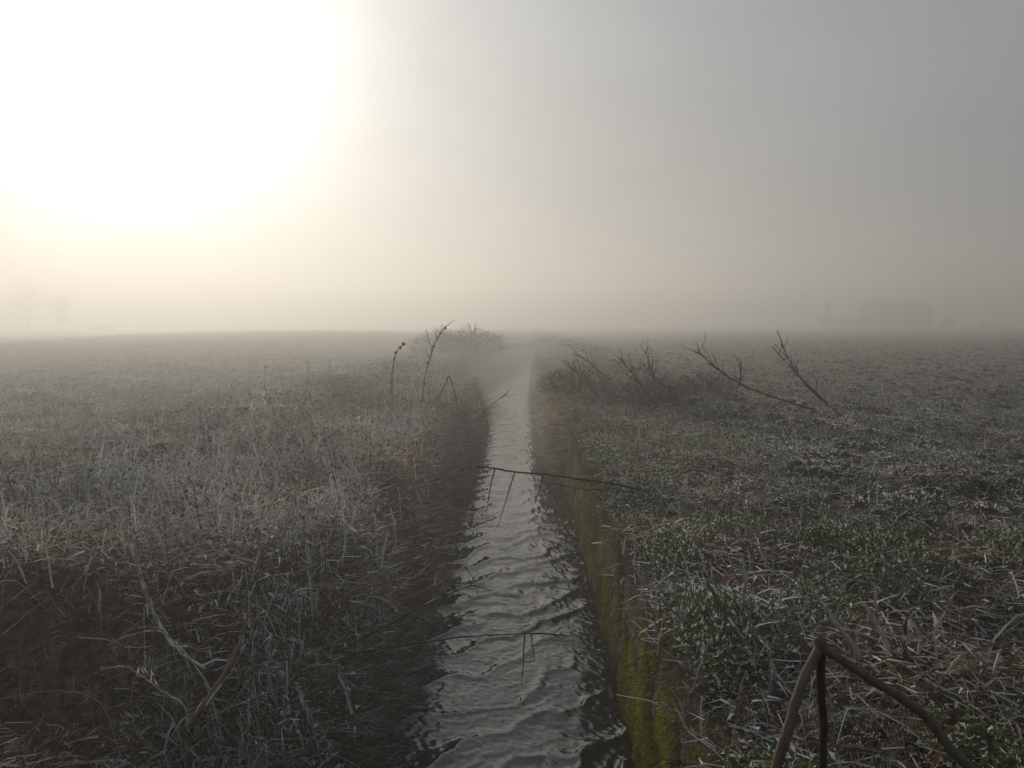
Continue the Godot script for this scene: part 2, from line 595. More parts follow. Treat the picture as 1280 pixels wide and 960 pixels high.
func plant_everything() -> void:
	var grey_mix := [[STRAW, 3], [PALE, 3], [RIME, 3.5], [FROST, 0.8], [DEAD, 0.8], [PLUM, 0.7]]
	var warm_mix := [[STRAW, 4], [PALE, 1.5], [RUST, 2], [DEAD, 2], [RIME, 1.5]]
	# -- dry grass on the bank and field across from the mossy wall
	var where := []
	for s in spots(40000, 2.8, 130.0, -1):
		if bare(s.x, s.y):
			continue
		var patch := noise_patch.get_noise_2d(s.x * 1.7, s.y * 1.7)
		if patch < -0.14 and rng.randf() < 0.88:
			continue
		where.append([stand(s.x, s.y, rng.randf_range(0.6, 1.15), rng.randf_range(0.55, 1.1) * (1.0 + 0.8 * patch) * (0.65 if s.x < -3.2 else 1.0), 0.5), tone(s.x, s.y) * 1.15])
	sow("dry_grass", "frosted dry grass matting the field and bank across from the mossy wall", [tuft(17, 0.13, 0.03, 0.10, 0.010, grey_mix, 1.6), tuft(16, 0.14, 0.02, 0.08, 0.012, grey_mix, 1.8), tuft(16, 0.12, 0.04, 0.14, 0.008, grey_mix, 1.3), tuft(15, 0.13, 0.02, 0.09, 0.011, warm_mix, 1.7)], where)
	# -- stubble, both fields
	where = []
	for side in [-1, 1]:
		for s in spots(11000 if side < 0 else 5000, 3.0, 150.0, side):
			if bare(s.x, s.y) or thin(s.x, s.y):
				continue
			where.append([stand(s.x, s.y, rng.randf_range(0.7, 1.2), rng.randf_range(0.5, 1.2) if side < 0 else rng.randf_range(0.35, 0.8), 0.25), tone(s.x, s.y) * (1.15 if side < 0 else 0.8)])
	sow("stubble", "short broken frosted stubble stalks spread over both fields", [stubble_patch(4, 0.2, 0.07, 0.2, 0.0062), stubble_patch(3, 0.2, 0.05, 0.26, 0.0068), stubble_patch(5, 0.22, 0.05, 0.16, 0.0055)], where)
	# -- straw litter, both fields
	where = []
	for side in [-1, 1]:
		for s in spots(15000 if side < 0 else 13000, 2.2, 110.0, side):
			if bare(s.x, s.y) and not (side < 0 and s.y < 4.4 and s.x < -1.5 and s.y > 2.95 and scour(s.x, s.y) > 0.97):
				continue
			if side > 0 and rng.randf() < 0.5 - 1.2 * noise_patch.get_noise_2d(s.x * 1.1 + 70.0, s.y * 1.1):
				continue
			where.append([stand(s.x, s.y, rng.randf_range(0.7, 1.2), rng.randf_range(0.6, 1.3), 0.15), tone(s.x, s.y)])
	var brown_mix := [[STRAW, 2], [PALE, 0.6], [RUST, 2.5], [DEAD, 5], [PLUM, 2.5], [RIME, 0.8]]
	sow("straw_litter", "brown straw and dead stems lying flat between the plants", [litter_patch(24, 0.2, 0.006, brown_mix), litter_patch(22, 0.2, 0.005, brown_mix), litter_patch(24, 0.22, 0.007, brown_mix), litter_patch(18, 0.2, 0.005, warm_mix)], where)
	# -- short frosted grass on the side of the mossy wall
	where = []
	for s in spots(46000, 2.4, 130.0, 1):
		if bare(s.x, s.y):
			continue
		var patch := noise_patch.get_noise_2d(s.x * 1.3 + 40.0, s.y * 1.3)
		if patch < -0.05 + (0.15 if s.y < 5.0 else -0.1) and rng.randf() < 0.75:
			continue
		where.append([stand(s.x, s.y, rng.randf_range(0.55, 1.1), rng.randf_range(0.6, 1.1), 0.4), tone(s.x, s.y)])
	var silver_mix := [[FROST, 0.7], [RIME, 1.6], [Color(0.24, 0.27, 0.2), 2.2], [GREEN, 2.4], [OLIVE, 2.2], [DEAD, 2.4], [STRAW, 0.7], [PLUM, 1.2]]
	sow("frosted_grass", "short silvery frosted grass on the bank above the mossy wall", [tuft(26, 0.11, 0.02, 0.08, 0.006, silver_mix, 1.3), tuft(24, 0.12, 0.02, 0.065, 0.007, silver_mix, 1.4), tuft(26, 0.10, 0.03, 0.10, 0.0055, silver_mix, 1.2)], where)
	# -- green leaves above the wall
	where = []
	for s in spots(24000, 2.3, 24.0, 1):
		if bare(s.x, s.y) or s.x > 0.9 + s.y:
			continue
		var patch := noise_patch.get_noise_2d(s.x * 1.8 - 20.0, s.y * 1.8)
		if patch < 0.0:
			continue
		where.append([stand(s.x, s.y, rng.randf_range(0.7, 1.25), 1.0 + 2.2 * patch, 0.3), tone(s.x, s.y, 0.2)])
	sow("green_leaves", "low green rime-edged leaves growing on the bank above the mossy wall", [leaf_patch(26, 0.1, 0.026), leaf_patch(28, 0.11, 0.022), leaf_patch(20, 0.09, 0.034)], where)
	# -- curled dead leaves, rime on many of them, over both fields
	where = []
	for side in [-1, 1]:
		for s in spots(34000 if side < 0 else 4000, 2.6, 90.0, side):
			if bare(s.x, s.y) or noise_patch.get_noise_2d(s.x * 2.4 + 15.0, s.y * 2.4) < -0.1 or thin(s.x, s.y) or (side > 0 and s.y < 6.0):
				continue
			where.append([stand(s.x, s.y, rng.randf_range(0.7, 1.3), 1.0, 0.4), tone(s.x, s.y)])
	sow("dead_leaves", "curled dead leaves edged with rime, strewn over both fields", [dead_leaf_patch(12, 0.16, 0.045), dead_leaf_patch(14, 0.18, 0.038), dead_leaf_patch(10, 0.15, 0.055)], where)
	# -- hummocks thick with rime
	where = []
	for side in [-1, 1]:
		for s in spots(26000 if side < 0 else 20000, 3.0, 120.0, side):
			var patch := noise_patch.get_noise_2d(s.x * 2.9 + 120.0, s.y * 2.9)
			if bare(s.x, s.y) or patch < (0.08 if side < 0 else 0.27) or (side > 0 and s.x < 1.1):
				continue
			where.append([stand(s.x, s.y, rng.randf_range(0.6, 1.0) + patch, rng.randf_range(0.6, 1.2), 0.5), tone(s.x, s.y, 0.2)])
	var rime_mix := [[FROST, 3], [RIME, 3], [PALE, 1.5], [Color(0.30, 0.33, 0.27), 1.2], [STRAW, 0.8]]
	sow("rimed_tufts", "small hummocks of grass white with rime, scattered over both fields", [tuft(24, 0.07, 0.02, 0.09, 0.007, rime_mix, 1.2), tuft(22, 0.09, 0.02, 0.07, 0.008, rime_mix, 1.5), tuft(20, 0.06, 0.03, 0.12, 0.006, rime_mix, 0.9)], where)
	# -- long bent stems lying over everything
	where = []
	for s in spots(2600, 3.3, 16.0, -1):
		if s.x < -1.05 and s.x > -1.2 - 0.5 * s.y and not (scour(s.x, s.y) > 0.5 and s.x < -2.1):
			where.append([stand(s.x, s.y, rng.randf_range(0.6, 1.2), rng.randf_range(0.5, 1.1), 0.5), tone(s.x, s.y)])
	for s in spots(600, 2.6, 14.0, 1):
		if not bare(s.x, s.y):
			where.append([stand(s.x, s.y, rng.randf_range(0.5, 1.0), rng.randf_range(0.25, 0.6), 0.3), tone(s.x, s.y)])
	sow("bent_stems", "long thin bent stems tangled over the banks", [stem_tangle(5), stem_tangle(4), stem_tangle(6)], where)
	# -- tufts and moss over the rim of the earth bank
	where = []
	while where.size() < 260:
		var x := rng.randf_range(-4.0, -1.3)
		var d := rng.randf_range(3.4, 5.0)
		var q := scour(x, d)
		if q > 0.03 and q < 0.75:
			where.append([stand(x, d, rng.randf_range(0.5, 1.1), 1.0, 1.5), tone(x, d)])
	sow("rim_grass", "olive and straw tufts hanging over the rim of the earth bank", [tuft(16, 0.07, 0.05, 0.2, 0.006, [[OLIVE, 3], [STRAW, 2], [DEAD, 3], [RIME, 0.6]], 1.4), tuft(14, 0.08, 0.06, 0.26, 0.005, warm_mix, 1.4)], where)
	# -- dead standing weeds along the grassy bank
	where = []
	for s in spots(3800, 3.6, 60.0, -1):
		if bare(s.x, s.y):
			continue
		var keep := 0.2 + 0.8 * exp(-pow((s.x + 1.7) / 1.3, 2.0))
		if s.x < -3.6 - s.y * 0.08:
			keep = 0.05
		if rng.randf() > keep or thin(s.x, s.y) or noise_patch.get_noise_2d(s.x * 2.0, s.y * 2.0 + 33.0) < -0.15:
			continue
		where.append([stand(s.x, s.y, rng.randf_range(0.6, 1.2), 1.0, 0.3), tone(s.x, s.y)])
	for s in spots(1300, 8.0, 60.0, 1):
		if bare(s.x, s.y) or s.x > 7.0 or rng.randf() > 0.65:
			continue
		where.append([stand(s.x, s.y, rng.randf_range(0.4, 0.8), 1.0, 0.4), tone(s.x, s.y)])
	var weed_mix := [[PLUM, 2], [DEAD, 1], [RIME, 3], [STRAW, 2], [PALE, 2]]
	sow("dead_weeds", "tangle of thin dead branching weeds along the canal banks", [weed_mass(4, 0.12, 0.16, 0.4, weed_mix), weed_mass(5, 0.14, 0.14, 0.36, weed_mix), weed_mass(3, 0.1, 0.2, 0.46, weed_mix)], where)
	# -- grass hanging over the water's edge
	where = []
	for i in 3600:
		var d := 3.6 * pow(60.0 / 3.6, rng.randf())
		var side := -1.0 if rng.randf() < 0.72 or d < 13.0 else 1.0
		var x: float
		if side < 0.0:
			x = left_edge(d) - rng.randf_range(-0.06, 0.34)
		else:
			x = right_edge(d) + rng.randf_range(-0.02, 0.2)
		var b := Basis(Vector3.FORWARD, -side * rng.randf_range(0.7, 1.9)) * Basis(Vector3.UP, rng.randf() * TAU).scaled(Vector3.ONE * rng.randf_range(0.7, 1.4))
		where.append([Transform3D(b, Vector3(x, ground_height(x, d), -d)), tone(x, d)])
	var hang_mix := [[DEAD, 4], [PLUM, 3], [STRAW, 1.5], [RUST, 1.2], [RIME, 0.5]]
	sow("hanging_grass", "dark dead grass hanging over the earth banks towards the water", [tuft(16, 0.08, 0.12, 0.34, 0.004, hang_mix, 0.9), tuft(18, 0.1, 0.1, 0.28, 0.004, hang_mix, 0.9)], where)
	where = []
	for i in 1500:
		var d := rng.randf_range(13.0, 34.0)
		var x := right_edge(d) + rng.randf_range(-0.04, 0.16)
		var b := Basis(Vector3.FORWARD, -rng.randf_range(1.0, 2.2)) * Basis(Vector3.UP, rng.randf() * TAU).scaled(Vector3.ONE * rng.randf_range(0.8, 1.5))
		where.append([Transform3D(b, Vector3(x, ground_height(x, d), -d)), tone(x, d)])
	sow("hanging_straw", "pale dead grass hanging down the bank past the mossy wall", [tuft(16, 0.1, 0.15, 0.4, 0.007, warm_mix, 0.7), tuft(18, 0.1, 0.15, 0.35, 0.007, [[STRAW, 4], [PALE, 2], [DEAD, 2]], 0.7)], where)
	# -- clods
	where = []
	for side in [-1, 1]:
		for s in spots(9000, 2.6, 80.0, side):
			if bare(s.x, s.y) and not (side < 0 and s.y < 4.5 and s.x < -1.2):
				continue
			var open_field: bool = (s.x < -3.0 or s.x > 2.6) and s.y > 6.0
			where.append([stand(s.x, s.y, rng.randf_range(0.8, 2.7) if open_field else rng.randf_range(0.4, 1.4), rng.randf_range(0.8, 1.3)), tone(s.x, s.y)])
	sow("soil_clods", "small dark clods of soil lying between the stubble", [clod_mesh(), clod_mesh(), clod_mesh(), clod_mesh(), clod_mesh()], where)


# ---------------------------------------------------------------- the wall
func wall_face(d: float, y: float) -> float:
	return 0.72 + 0.03 * noise_mid.get_noise_2d(d * 1.2, y * 2.5) + 0.022 * noise_fine.get_noise_2d(d * 1.3, y * 2.0) - 0.035 * smoothstep(-0.2, -1.1, y)


func wall_top(d: float) -> float:
	return -0.05 + 0.05 * noise_mid.get_noise_2d(d * 1.1, 300.0) + 0.02 * noise_fine.get_noise_2d(d, 310.0)


func build_wall() -> void:
	var root := thing("retaining_wall", "rough retaining wall with yellow-green moss, rising straight from the water", "wall", Vector3(0.85, WATER, -6.0))
	var off := -root.position
	var st := SurfaceTool.new()
	st.begin(Mesh.PRIMITIVE_TRIANGLES)
	st.set_smooth_group(0)
	var ds := PackedFloat32Array()
	var p := -1.0
	while p < 12.9:
		ds.push_back(p)
		p += 0.035
	var rows := 40
	var n := rows + 7
	for d in ds:
		var hi := wall_top(d)
		for i in n:
			var q: Vector3
			if i <= rows:
				var y := lerpf(-1.6, hi, float(i) / rows)
				q = Vector3(wall_face(d, y) + (0.02 if i == rows else 0.0), y, -d)
			else:
				var k := float(i - rows) / 6.0
				q = Vector3(wall_face(d, hi) + 0.02 + 0.24 * k, hi + 0.012 + 0.012 * noise_fine.get_noise_2d(d * 3.0, k * 4.0), -d)
			st.add_vertex(q + off)
	for i in ds.size() - 1:
		for j in n - 1:
			var a := i * n + j
			var b := a + n
			for k in [a, b, a + 1, b, b + 1, a + 1]:
				st.add_index(k)
	st.generate_normals()
	st.set_material(mat.wall)
	part("wall_face", st.commit(), root)
	# moss, a mass of tiny shoots
	var where := []
	for i in 30000:
		var d := 1.0 + 11.8 * pow(rng.randf(), 1.6)
		var y := rng.randf_range(-1.13, -0.12)
		var m := noise_patch.get_noise_2d(d * 2.6, y * 1.2 + 500.0) + 0.5 * noise_mid.get_noise_2d(d * 3.0, y * 1.5) + 0.55 * (0.30 - absf(y + 0.78)) * 2.0 + 0.1
		if m < 0.0:
			continue
		var up := Vector3(-1.0, 0.5, 0.0).normalized()
		var z := Vector3.BACK
		var b := Basis(up.cross(z), up, z) * Basis(Vector3.UP, rng.randf() * TAU)
		where.append([Transform3D(b.scaled(Vector3.ONE * rng.randf_range(0.7, 1.4)), Vector3(wall_face(d, y) + 0.004, y, -d) + off), tone(d * 2.0, y * 2.0)])
	scatter_part("moss", [moss_patch(22), moss_patch(18), moss_patch(26)], where, root, "bright yellow-green moss")
	# dead roots and grass hanging over the top edge
	where = []
	for i in 520:
		var d := rng.randf_range(1.0, 13.0)
		var y := wall_top(d) + rng.randf_range(-0.12, 0.05)
		var b := Basis(Vector3.FORWARD, rng.randf_range(-2.6, -1.7)) * Basis(Vector3.UP, rng.randf() * TAU).scaled(Vector3.ONE * rng.randf_range(0.5, 1.1))
		where.append([Transform3D(b, Vector3(wall_face(d, y) + 0.03, y, -d) + off), tone(d, 7.0)])
	var root_mix := [[DEAD, 4], [PLUM, 2], [RUST, 1.5], [STRAW, 0.8], [OLIVE, 1.0]]
	scatter_part("hanging_roots", [tuft(10, 0.06, 0.1, 0.4, 0.003, root_mix, 0.35), tuft(12, 0.08, 0.1, 0.3, 0.003, root_mix, 0.35)], where, root, "dead roots and grass hanging over the wall's top edge")
	# low end of a wall where the canal widens, on the other side
	var b2 := Builder.new()
	var w := thing("wall_end", "short dark wall end on the grassy bank where the canal widens", "wall", Vector3(-1.2, WATER, -20.9))
	var ring := [Vector3(0.22, -0.4, 0.0), Vector3(0.12, 0.4, 0.0), Vector3(-0.05, 1.12, 0.0), Vector3(-0.5, 1.16, 0.0), Vector3(-0.55, -0.4, 0.0)]
	for i in ring.size():
		var a: Vector3 = ring[i]
		var c: Vector3 = ring[(i + 1) % ring.size()]
		b2.tri(a, a + Vector3(0, 0, -0.35), c, DEAD)
		b2.tri(c, a + Vector3(0, 0, -0.35), c + Vector3(0, 0, -0.35), DEAD)
	for i in range(1, ring.size() - 1):
		b2.tri(ring[0], ring[i], ring[i + 1], DEAD)
		b2.tri(ring[0] + Vector3(0, 0, -0.35), ring[i + 1] + Vector3(0, 0, -0.35), ring[i] + Vector3(0, 0, -0.35), DEAD)
	part("wall_slab", b2.mesh(mat.wall), w)


func scatter_part(called: String, meshes: Array, where: Array, parent: Node3D, label: String) -> void:
	for k in meshes.size():
		var mm := MultiMesh.new()
		mm.transform_format = MultiMesh.TRANSFORM_3D
		mm.use_colors = true
		mm.mesh = meshes[k]
		var mine := []
		for i in range(k, where.size(), meshes.size()):
			mine.append(where[i])
		mm.instance_count = mine.size()
		for i in mine.size():
			var t: Transform3D = mine[i][0]
			var col: Color = mine[i][1]
			mm.set_instance_transform(i, t)
			mm.set_instance_color(i, col)
		var o := MultiMeshInstance3D.new()
		o.name = called
		o.multimesh = mm
		o.set_meta("kind", "stuff")
		o.set_meta("label", label)
		parent.add_child(o, true)


# ---------------------------------------------------------------- single plants, canes and sticks
func smooth_line(pts: Array, per := 5) -> Array:
	var out := []
	for i in pts.size() - 1:
		var a: Vector3 = pts[maxi(i - 1, 0)]
		var b: Vector3 = pts[i]
		var c: Vector3 = pts[i + 1]
		var d: Vector3 = pts[mini(i + 2, pts.size() - 1)]
		for k in per:
			out.append(b.cubic_interpolate(c, a, d, float(k) / per))
	out.append(pts[-1])
	return out


func wobble(pts: Array, amount: float) -> Array:
	var out := []
	for i in pts.size():
		out.append(pts[i] + Vector3(rng.randf_range(-1, 1), rng.randf_range(-1, 1), rng.randf_range(-1, 1)) * amount)
	return out


# a cane: its main stem, then TWIGS side twigs (or those given as lines)
func cane(called: String, label: String, category: String, pts: Array, r0: float, r1: float, col: Color, frost: float, twigs: int, twig_len: float, group := "", lines := [], buds := false) -> Node3D:
	var o := thing(called, label, category, pts[0], group)
	var own := pts.map(func(q): return q - pts[0])
	var line := wobble(smooth_line(own), minf(r0 * 0.5, 0.003))
	var b := Builder.new()
	b.tube(line, r0, r1, 6, col, RIME, frost, rng)
	if buds:
		for i in range(3, line.size(), 2):
			b.lump(line[i] + around(rng.randf() * TAU) * r0, Vector3.ONE * r0 * rng.randf_range(1.4, 2.6), rng, col, 0.4, 3, 5)
	part("stem", b.mesh(mat.wood, true), o)
	for l in lines:
		b = Builder.new()
		b.tube(wobble(smooth_line(l.map(func(q): return q - pts[0]), 4), r1 * 0.3), r0 * 0.7, r1 * 0.6, 5, col, RIME, frost, rng)
		part("twig", b.mesh(mat.wood, true), o)
	for k in twigs:
		var i := rng.randi_range(line.size() / 3, line.size() - 2)
		var dir: Vector3 = (line[i + 1] - line[i]).normalized()
		var a := (dir * 0.7 + Vector3(rng.randf_range(-1, 1), rng.randf_range(-0.5, 1), rng.randf_range(-1, 1)) * 0.8).normalized()
		var l := twig_len * rng.randf_range(0.4, 1.2)
		b = Builder.new()
		var p: Vector3 = line[i]
		b.tube([p, p + a * l * 0.5 + Vector3.UP * l * 0.05, p + (a + dir * 0.3).normalized() * l], r1 * 1.1, r1 * 0.5, 4, col, RIME, frost, rng)
		part("twig", b.mesh(mat.wood), o)
	return o


func single_weed() -> Node3D:
	var o := thing("frosted_weed", "", "weed", Vector3.ZERO, "frosted weeds across from the wall")
	var w := weed_lines(rng.randf_range(0.3, 0.5))
	var col := pick([[PALE, 3], [RIME, 3]])
	var b := Builder.new()
	b.tube(w.stem, 0.009, 0.005, 5, col, FROST, 0.3, rng)
	part("stem", b.mesh(mat.plant), o)
	for t in w.twigs:
		b = Builder.new()
		b.tube(t, 0.0035, 0.0018, 4, col, FROST, 0.4, rng)
		part("twig", b.mesh(mat.plant), o)
		b = Builder.new()
		for k in 3:
			b.lump(t[2] + Vector3(rng.randf_range(-1, 1), rng.randf_range(-1, 1), rng.randf_range(-1, 1)) * 0.008, Vector3.ONE * rng.randf_range(0.006, 0.012), rng, pick([[RIME, 3], [FROST, 1], [DEAD, 1]]), 0.4, 3, 5)
		part("seed_head", b.mesh(mat.plant), o)
	return o


func plant_singles() -> void:
	var dark := Color(0.035, 0.027, 0.022)
	var red := Color(0.24, 0.125, 0.10)
	var brown := Color(0.10, 0.07, 0.05)
	var pale := Color(0.30, 0.25, 0.19)
	# the branch that arches over the canal, three shoots hanging from it
	cane("arching_branch", "thin dark branch arching across the canal with three shoots hanging down", "branch",
		[Vector3(1.043, 0.124, -6.500), Vector3(0.663, 0.230, -6.300), Vector3(0.214, 0.331, -6.100), Vector3(-0.090, 0.381, -6.000), Vector3(-0.325, 0.435, -5.900), Vector3(-0.483, 0.430, -5.800), Vector3(-0.698, 0.342, -5.800), Vector3(-0.902, 0.238, -5.800)], 0.0085, 0.004, dark, 0.05, 6, 0.1, "",
		[[Vector3(-0.221, 0.408, -5.950), Vector3(-0.257, 0.271, -5.950), Vector3(-0.286, 0.068, -5.950)], [Vector3(-0.072, 0.375, -6.000), Vector3(-0.132, 0.182, -6.000), Vector3(-0.205, -0.047, -6.000)], [Vector3(0.147, 0.331, -6.100), Vector3(0.116, 0.221, -6.100), Vector3(0.080, 0.105, -6.100)]])
	cane("thin_shoot", "short thin shoot lying just under the arching branch by the wall", "branch", [Vector3(0.703, 0.182, -6.200), Vector3(0.428, 0.227, -6.100), Vector3(0.271, 0.278, -6.000), Vector3(0.150, 0.308, -6.000)], 0.005, 0.002, dark, 0.05, 2, 0.08)
	# reddish canes leaning out from the grassy bank
	var g := "reddish canes over the water"
	cane("red_cane", "thickest reddish cane, sagging and then rising at the water's edge", "cane", [Vector3(-1.531, -0.333, -4.300), Vector3(-1.209, -0.151, -4.400), Vector3(-1.065, -0.093, -4.500), Vector3(-0.798, -0.073, -4.600), Vector3(-0.599, 0.029, -4.700), Vector3(-0.524, 0.114, -4.750)], 0.008, 0.004, red, 0.2, 5, 0.12, g)
	cane("red_cane", "longest reddish cane, reaching farthest out over the water", "cane", [Vector3(-1.434, -0.045, -4.400), Vector3(-1.174, 0.069, -4.500), Vector3(-0.886, 0.116, -4.600), Vector3(-0.622, 0.166, -4.700), Vector3(-0.385, 0.234, -4.800), Vector3(-0.172, 0.296, -4.900)], 0.0075, 0.0035, red, 0.2, 5, 0.12, g)
	cane("red_cane", "reddish cane running just under the longest reddish one", "cane", [Vector3(-1.478, -0.111, -4.400), Vector3(-1.174, 0.015, -4.500), Vector3(-0.863, 0.047, -4.600), Vector3(-0.613, 0.109, -4.700), Vector3(-0.429, 0.171, -4.750)], 0.0075, 0.0035, red, 0.2, 4, 0.1, g)
	cane("red_cane", "dull red-brown cane sagging lowest beside the water", "cane", [Vector3(-1.523, -0.155, -4.400), Vector3(-1.174, -0.107, -4.500), Vector3(-0.799, -0.129, -4.550), Vector3(-0.531, -0.041, -4.600), Vector3(-0.415, 0.037, -4.600)], 0.0075, 0.004, red * 0.8, 0.15, 3, 0.1, g)
	cane("red_cane", "most twiggy cane among the reddish ones over the water", "cane", [Vector3(-1.346, -0.199, -4.400), Vector3(-1.016, -0.048, -4.500), Vector3(-0.715, 0.010, -4.600), Vector3(-0.531, 0.139, -4.600)], 0.007, 0.003, red, 0.15, 6, 0.15, g)
	cane("hooked_cane", "dark cane ending in a drooping hook over the water", "cane", [Vector3(-1.074, -0.311, -4.200), Vector3(-0.798, -0.186, -4.300), Vector3(-0.508, -0.053, -4.400), Vector3(-0.366, 0.008, -4.400), Vector3(-0.287, 0.030, -4.400)], 0.007, 0.0035, dark, 0.1, 2, 0.1, "", [[Vector3(-0.447, 0.119, -4.500), Vector3(-0.353, 0.145, -4.400), Vector3(-0.291, 0.075, -4.400), Vector3(-0.265, -0.014, -4.400)]])
	cane("low_cane", "long thin cane reaching level across the water with one hanging stub", "cane", [Vector3(-1.043, -0.237, -4.000), Vector3(-0.702, -0.165, -4.000), Vector3(-0.261, -0.105, -4.000), Vector3(0.040, -0.089, -4.000), Vector3(0.269, -0.109, -4.000)], 0.006, 0.003, dark, 0.05, 3, 0.1, "", [[Vector3(0.036, -0.089, -4.000), Vector3(0.040, -0.157, -4.000), Vector3(0.052, -0.237, -4.000)], [Vector3(0.000, -0.093, -4.000), Vector3(-0.008, -0.245, -4.000), Vector3(-0.016, -0.374, -4.000)]])
	cane("pale_cane", "pale straight straw leaning low in the hollow by the water", "cane", [Vector3(-1.332, -0.137, -3.200), Vector3(-1.157, -0.081, -3.250), Vector3(-0.993, -0.032, -3.300)], 0.0025, 0.0015, pale, 0.1, 0, 0.1)
	# tall dark stalks on the grassy bank
	cane("hooked_stalk", "tall dark dead stalk on the grassy bank, its tip hooked over", "stalk", [Vector3(-2.069, -0.067, -12.500), Vector3(-2.081, 0.434, -12.500), Vector3(-2.069, 0.785, -12.500), Vector3(-2.006, 1.061, -12.500), Vector3(-1.868, 1.212, -12.500)], 0.012, 0.007, dark, 0.05, 3, 0.12, "", [], true)
	cane("knotted_stalk", "tallest dead stalk on the grassy bank, knotted with seed cases", "stalk", [Vector3(-1.708, -0.130, -13.000), Vector3(-1.643, 0.522, -13.000), Vector3(-1.539, 0.939, -13.000), Vector3(-1.421, 1.252, -13.000), Vector3(-1.265, 1.474, -13.000)], 0.011, 0.006, dark, 0.05, 5, 0.2, "", [[Vector3(-1.499, 1.044, -13.000), Vector3(-1.552, 1.239, -13.000), Vector3(-1.591, 1.422, -13.000)]], true)
	cane("bent_stalk", "dark dead stalk on the grassy bank leaning down beside the wall end", "stalk", [Vector3(-1.695, -0.260, -13.000), Vector3(-1.499, 0.157, -13.000), Vector3(-1.291, 0.522, -13.000), Vector3(-1.226, 0.652, -13.000), Vector3(-1.134, 0.392, -13.000), Vector3(-1.095, 0.105, -13.000)], 0.012, 0.009, dark, 0.05, 3, 0.15)
	cane("side_branch", "thorny branch reaching from the grassy bank over the water below the wall end", "branch", [Vector3(-1.334, -0.480, -14.000), Vector3(-1.053, -0.297, -14.000), Vector3(-0.758, -0.101, -14.000), Vector3(-0.548, 0.096, -14.000), Vector3(-0.337, 0.264, -14.000)], 0.012, 0.005, dark, 0.05, 10, 0.28)
	for p in [[Vector3(-5.264, -0.025, -16.000), Vector3(-5.248, 0.328, -16.000), Vector3(-5.216, 0.698, -16.000)], [Vector3(-4.911, -0.071, -18.000), Vector3(-4.893, 0.326, -18.000), Vector3(-4.893, 0.706, -18.000)], [Vector3(-4.423, 0.038, -18.000), Vector3(-4.405, 0.417, -18.000), Vector3(-4.405, 0.742, -18.000)], [Vector3(-5.166, -0.052, -17.000), Vector3(-5.201, 0.221, -17.000), Vector3(-5.235, 0.528, -17.000)], [Vector3(-1.805, 0.522, -15.000), Vector3(-1.730, 0.973, -15.000), Vector3(-1.610, 1.274, -15.000)]]:
		cane("thin_stalk", "thin upright dead stalk on the crest of the grassy bank", "stalk", p, 0.007, 0.004, PLUM, 0.2, 3, 0.12, "stalks on the crest of the grassy bank", [], true)
	# bushes and canes above the wall
	g = "bare canes on the mound beyond the mossy wall"
	var k := 0
	var mound := ["bare dark cane leaning out on the water side of the mound past the wall", "bare dark cane standing farthest back on the mound, behind the others", "bare dark cane slanting from the foot of the dense bush", "bare dark cane arching out of the middle of the dense bush", "upright bare cane standing tallest above the dense bush", "bare dark cane lying lowest through the dense bush"]
	for p in [[Vector3(1.368, 0.146, -13.500), Vector3(1.083, 0.484, -13.500), Vector3(0.745, 0.823, -13.500)], [Vector3(1.765, 0.328, -16.000), Vector3(1.364, 0.682, -16.000), Vector3(0.995, 0.922, -16.000)], [Vector3(2.282, 0.001, -13.000), Vector3(1.969, 0.418, -13.000), Vector3(1.760, 0.705, -13.000), Vector3(1.578, 0.913, -13.000)], [Vector3(2.543, 0.196, -13.000), Vector3(2.412, 0.392, -13.000), Vector3(2.217, 0.548, -13.000), Vector3(1.943, 0.822, -13.000)], [Vector3(2.234, 0.214, -13.500), Vector3(2.194, 0.620, -13.500), Vector3(2.045, 1.040, -13.500)], [Vector3(2.673, 0.105, -13.000), Vector3(2.151, 0.287, -13.000), Vector3(1.786, 0.366, -13.000), Vector3(1.565, 0.522, -13.000)]]:
		k = k + 1
		cane("bare_cane", mound[k - 1], "cane", p, 0.017, 0.007, dark, 0.08, 9, 0.32, g)
	g = "long bare canes leaning over the field edge"
	k = 0
	var edge := ["longest bare cane, lying low along the frosted field edge", "short dark cane crossing the longest bare cane", "steeply slanting bare cane, the longer of the steep pair", "steeply slanting bare cane, the shorter of the steep pair", "small upright cane standing beside the longest bare cane"]
	for p in [[Vector3(4.082, 0.286, -11.000), Vector3(3.531, 0.452, -11.000), Vector3(3.001, 0.661, -11.000), Vector3(2.626, 0.915, -11.000), Vector3(2.350, 1.147, -11.000)], [Vector3(3.406, 0.501, -12.000), Vector3(2.985, 0.754, -12.000), Vector3(2.708, 0.994, -12.000), Vector3(2.612, 1.103, -12.000)], [Vector3(4.369, 0.220, -11.000), Vector3(4.027, 0.540, -11.000), Vector3(3.707, 0.849, -11.000), Vector3(3.409, 1.180, -11.000)], [Vector3(4.325, 0.298, -11.200), Vector3(3.932, 0.657, -11.200), Vector3(3.707, 0.994, -11.200), Vector3(3.595, 1.219, -11.200)], [Vector3(2.869, 0.452, -11.000), Vector3(2.979, 0.673, -11.000), Vector3(2.968, 0.948, -11.000)]]:
		k = k + 1
		cane("long_cane", edge[k - 1], "cane", p, 0.014, 0.006, brown * 0.6, 0.12, 8, 0.28, g)
	for i in 3:
		bush(Vector3([2.05, 2.5, 3.3][i], 0.0, [-13.3, -13.9, -14.5][i]), ["dense dark tangled bush on the mound beyond the mossy wall", "low dark tangled bush beside the dense bush beyond the wall", "loose twiggy bush at the field side of the mound"][i], [0.62, 0.5, 0.55][i])
	bush(Vector3(1.05, -0.1, -15.5), "straw-coloured bush leaning over the water past the mossy wall", 0.7)
